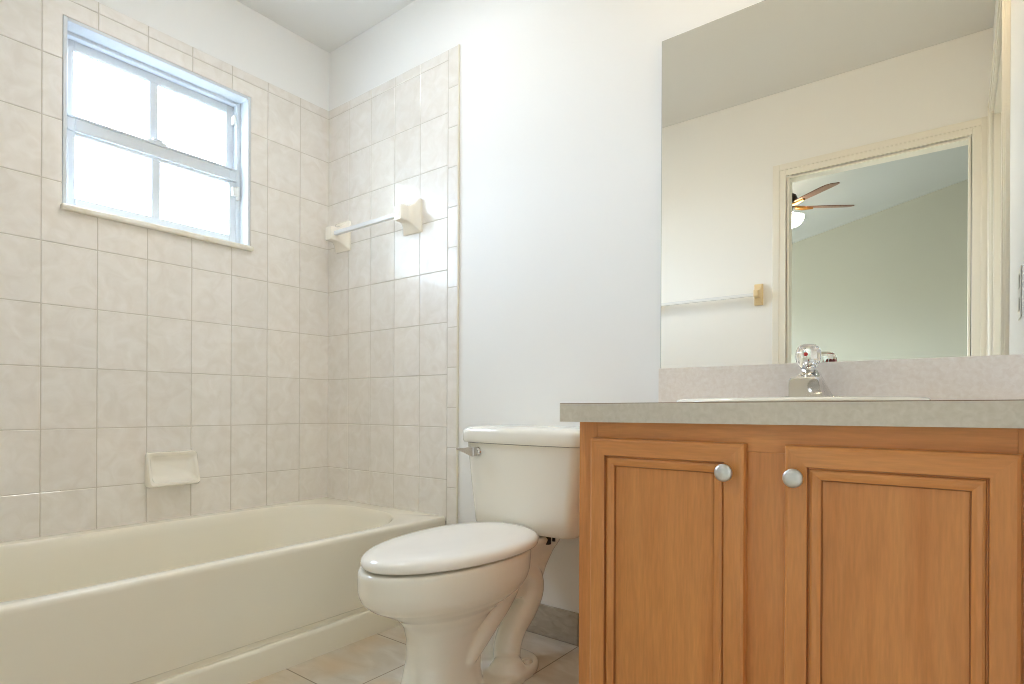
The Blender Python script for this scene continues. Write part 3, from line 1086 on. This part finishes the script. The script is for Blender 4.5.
# moulded casing: stepped section run along three sides
def casing_x(name, y, sg, x0, x1, zt, wd, m):
    """casing on a wall of constant y, facing sg (+1 / -1)"""
    bm = bmesh.new()
    for off0, off1, t in ((0.004, wd, 0.010), (wd * 0.5, wd - 0.004, 0.0135)):
        a, b = (y, y + sg * t) if sg > 0 else (y + sg * t, y)
        box(bm, x0 - off1, x0 - off0, a, b, 0, zt + off1)
        box(bm, x1 + off0, x1 + off1, a, b, 0, zt + off1)
        box(bm, x0 - off0, x1 + off0, a, b, zt + off0, zt + off1)
    return obj(name, bm, m, bevel=0.0015)


fr = struct(casing_x('door_1', YF, 1, DX0, DX1, DZ, 0.068, M_CASING), 'white cased doorway opening to the bedroom, seen in the mirror')
bm = bmesh.new()
box(bm, DX0 - 0.004, DX0 + 0.010, YF - WT, YF, 0, DZ)
box(bm, DX1 - 0.010, DX1 + 0.004, YF - WT, YF, 0, DZ)
box(bm, DX0 + 0.010, DX1 - 0.010, YF - WT, YF, DZ - 0.010, DZ + 0.004)
obj('door_jamb', bm, M_CASING, fr, bevel=0.0015)

bm = bmesh.new()
for off0, off1, t in ((0.004, 0.062, 0.010), (0.010, 0.056, 0.014), (0.034, 0.052, 0.018)):
    a, b = XR - t, XR
    box(bm, a, b, RD0 - off1, RD0 - off0, 0, RDZ + off1)
    box(bm, a, b, RD1 + off0, RD1 + off1, 0, RDZ + off1)
    box(bm, a, b, RD0 - off0, RD1 + off0, RDZ + off0, RDZ + off1)
dr2 = struct(obj('door_2', bm, M_CASING, bevel=0.0015), 'white cased doorway in the right wall, seen at the mirror edge')
bm = bmesh.new()
box(bm, XR, XR + WT, RD0 - 0.004, RD0 + 0.014, 0, RDZ)
box(bm, XR, XR + WT, RD1 - 0.014, RD1 + 0.004, 0, RDZ)
box(bm, XR, XR + WT, RD0 + 0.014, RD1 - 0.014, RDZ - 0.014, RDZ + 0.004)
obj('door_jamb', bm, M_CASING, dr2, bevel=0.0015)
# closet leaf closed at the outer side of the jamb
bm = bmesh.new()
dx = XR + WT - 0.036
box(bm, dx, XR + WT - 0.001, RD0 + 0.016, RD1 - 0.016, 0.008, RDZ - 0.016)
lf = obj('door_leaf', bm, M_CASING, dr2, bevel=0.002)
bm = bmesh.new()
for z0, z1 in ((0.18, 0.85), (1.02, 1.86)):
    for y0, y1 in ((RD0 + 0.11, (RD0 + RD1) / 2 - 0.05), ((RD0 + RD1) / 2 + 0.05, RD1 - 0.11)):
        box(bm, dx - 0.006, dx, y0, y1, z0, z1)
obj('raised_panel', bm, M_CASING, lf, bevel=0.005)

# outlet plate on the right wall above the counter, seen in the mirror edge
bm = B((XR - 0.003, XR - 0.0002, -0.225, -0.150, 0.975, 1.092))
sp = tag(obj('outlet_plate', bm, M_PLATE, bevel=0.003), 'white wall outlet plate on the right wall above the countertop', 'outlet')
for z in (0.992, 1.045):
    obj('receptacle', B((XR - 0.0036, XR - 0.005, -0.205, -0.170, z, z + 0.030)), M_PLATE, sp, bevel=0.002)

# ------------------------------------------------------------------ bedroom beyond the doorway
BX0, BX1, BY0, BY1 = -1.6, 3.6, -4.90, YF - WT
def cz(x):
    return 2.470 + 0.232 * (x - 0.97)
struct(obj('floor.001', B((BX0, BX1, BY0, BY1, -0.1, 0.0)), M_CARPET), 'bedroom carpet')
def ceil_slab():
    bm = bmesh.new()
    loft(bm, [[(BX0 - .1, BY0 - .1, cz(BX0 - .1)), (BX1 + .1, BY0 - .1, cz(BX1 + .1)), (BX1 + .1, BY0 - .1, cz(BX1 + .1) + .1), (BX0 - .1, BY0 - .1, cz(BX0 - .1) + .1)],
              [(BX0 - .1, BY1 + .0, cz(BX0 - .1)), (BX1 + .1, BY1 + .0, cz(BX1 + .1)), (BX1 + .1, BY1 + .0, cz(BX1 + .1) + .1), (BX0 - .1, BY1 + .0, cz(BX0 - .1) + .1)]])
    return bm
struct(obj('ceiling.001', ceil_slab(), M_BEDCEIL), 'sloped textured bedroom ceiling')
struct(obj('wall_far', B((BX0, BX1, BY0 - 0.1, BY0, 0, 3.3)), M_BEDWALL), 'grey-green bedroom wall seen through the doorway')
BWY0, BWY1 = -4.8, -1.95
struct(obj('wall_west', B((BX0 - 0.1, BX0, BY0, BWY0, 0, 2.2), (BX0 - 0.1, BX0, BWY1, BY1, 0, 2.2), (BX0 - 0.1, BX0, BWY0, BWY1, 0, 0.06), (BX0 - 0.1, BX0, BWY0, BWY1, 1.80, 2.2)), M_BEDWALL))
struct(obj('wall_east', B((BX1, BX1 + 0.1, BY0, BY1, 0, 3.2)), M_BEDWALL))
struct(obj('wall_near', B((BX0, -0.2, BY1, BY1 + WT, 0, 3.1), (XR + WT, BX1, BY1, BY1 + WT, 0, 3.1), (-0.2, XR + WT, BY1, BY1 + WT, H + 0.1, 3.1)), M_BEDWALL))
bm = bmesh.new()
frame_loop(bm, BX0 - 0.09, BX0 - 0.03, BWY0, BWY1, 0.06, 1.8, 0.04, 0.04, 0.04, 0.04)
box(bm, BX0 - 0.08, BX0 - 0.04, BWY0 + 0.04, BWY1 - 0.04, 1.18, 1.22)
w2 = struct(obj('window_2', bm, M_TRIM, bevel=0.003), 'bedroom window')
obj('pane', B((BX0 - 0.065, BX0 - 0.06, BWY0 + 0.04, BWY1 - 0.04, 0.10, 1.76)), M_BPANE, w2)

# ceiling fan with a light kit, hanging in the bedroom
fx, fy, fz = 1.25, -3.20, 2.318
fan = empty('ceiling_fan', (fx, fy, fz))
tag(fan, 'dark-bladed ceiling fan with lit glass shades hanging in the bedroom', 'ceiling fan')
FN = lambda o: put(o, fan)
bm = bmesh.new()
lathe(bm, [(0, 0.085), (0.05, 0.085), (0.085, 0.07), (0.095, 0.04), (0.09, 0.005), (0.06, -0.02), (0.055, -0.05), (0.0, -0.05)], 'z', (fx, fy, fz), 32)
FN(obj('motor_housing', bm, M_BRONZE, smooth=0.7))
bm = bmesh.new()
lathe(bm, [(0.0, 0.06), (0.014, 0.06), (0.014, cz(fx) - fz - 0.06), (0.05, cz(fx) - fz - 0.05), (0.065, cz(fx) - fz - 0.005), (0, cz(fx) - fz - 0.0)], 'z', (fx, fy, fz), 24)
FN(obj('downrod', bm, M_BRONZE, smooth=0.6))
for k in range(5):
    ang = math.radians(-33 + 72 * k)
    d = Vector((math.cos(ang), math.sin(ang), 0))
    s = Vector((-d.y, d.x, 0))
    tilt = -0.22
    bm = bmesh.new()
    ringsb = []
    for t, hw in ((0.15, 0.040), (0.17, 0.052), (0.25, 0.062), (0.40, 0.068), (0.46, 0.066), (0.485, 0.058), (0.50, 0.035)):
        rg = []
        for uu, vv in ((-1, -0.003), (1, -0.003), (1, 0.003), (-1, 0.003)):
            p = Vector((fx, fy, fz - 0.01)) + d * t + s * (uu * hw * math.cos(tilt)) + Vector((0, 0, uu * hw * math.sin(tilt) + vv))
            rg.append(p)
        ringsb.append(rg)
    loft(bm, ringsb)
    bl = FN(obj('blade', bm, M_BLADE))
    bm = bmesh.new()
    tube(bm, [Vector((fx, fy, fz - 0.012)) + d * 0.08, Vector((fx, fy, fz - 0.018)) + d * 0.13, Vector((fx, fy, fz - 0.016)) + d * 0.21], [0.014, 0.016, 0.011], 10)
    o = obj('blade_iron', bm, M_BRASS, smooth=0.8)
    o.parent = bl
bm = bmesh.new()
lathe(bm, [(0, -0.05), (0.04, -0.05), (0.045, -0.075), (0.03, -0.10), (0.0, -0.105)], 'z', (fx, fy, fz), 24)
FN(obj('light_fitter', bm, M_BRASS, smooth=0.7))
for k in range(3):
    ang = math.radians(20 + 120 * k)
    d = Vector((math.cos(ang), math.sin(ang), 0))
    bm = bmesh.new()
    p0 = Vector((fx, fy, fz - 0.072)) + d * 0.035
    ax = (d * 0.75 + Vector((0, 0, -0.66))).normalized()
    tube(bm, [p0 + ax * t for t in (0, 0.015, 0.04, 0.075, 0.10)], [0.020, 0.027, 0.036, 0.046, 0.056], 20)
    FN(obj('glass_shade', bm, M_SHADE, smooth=1.0))
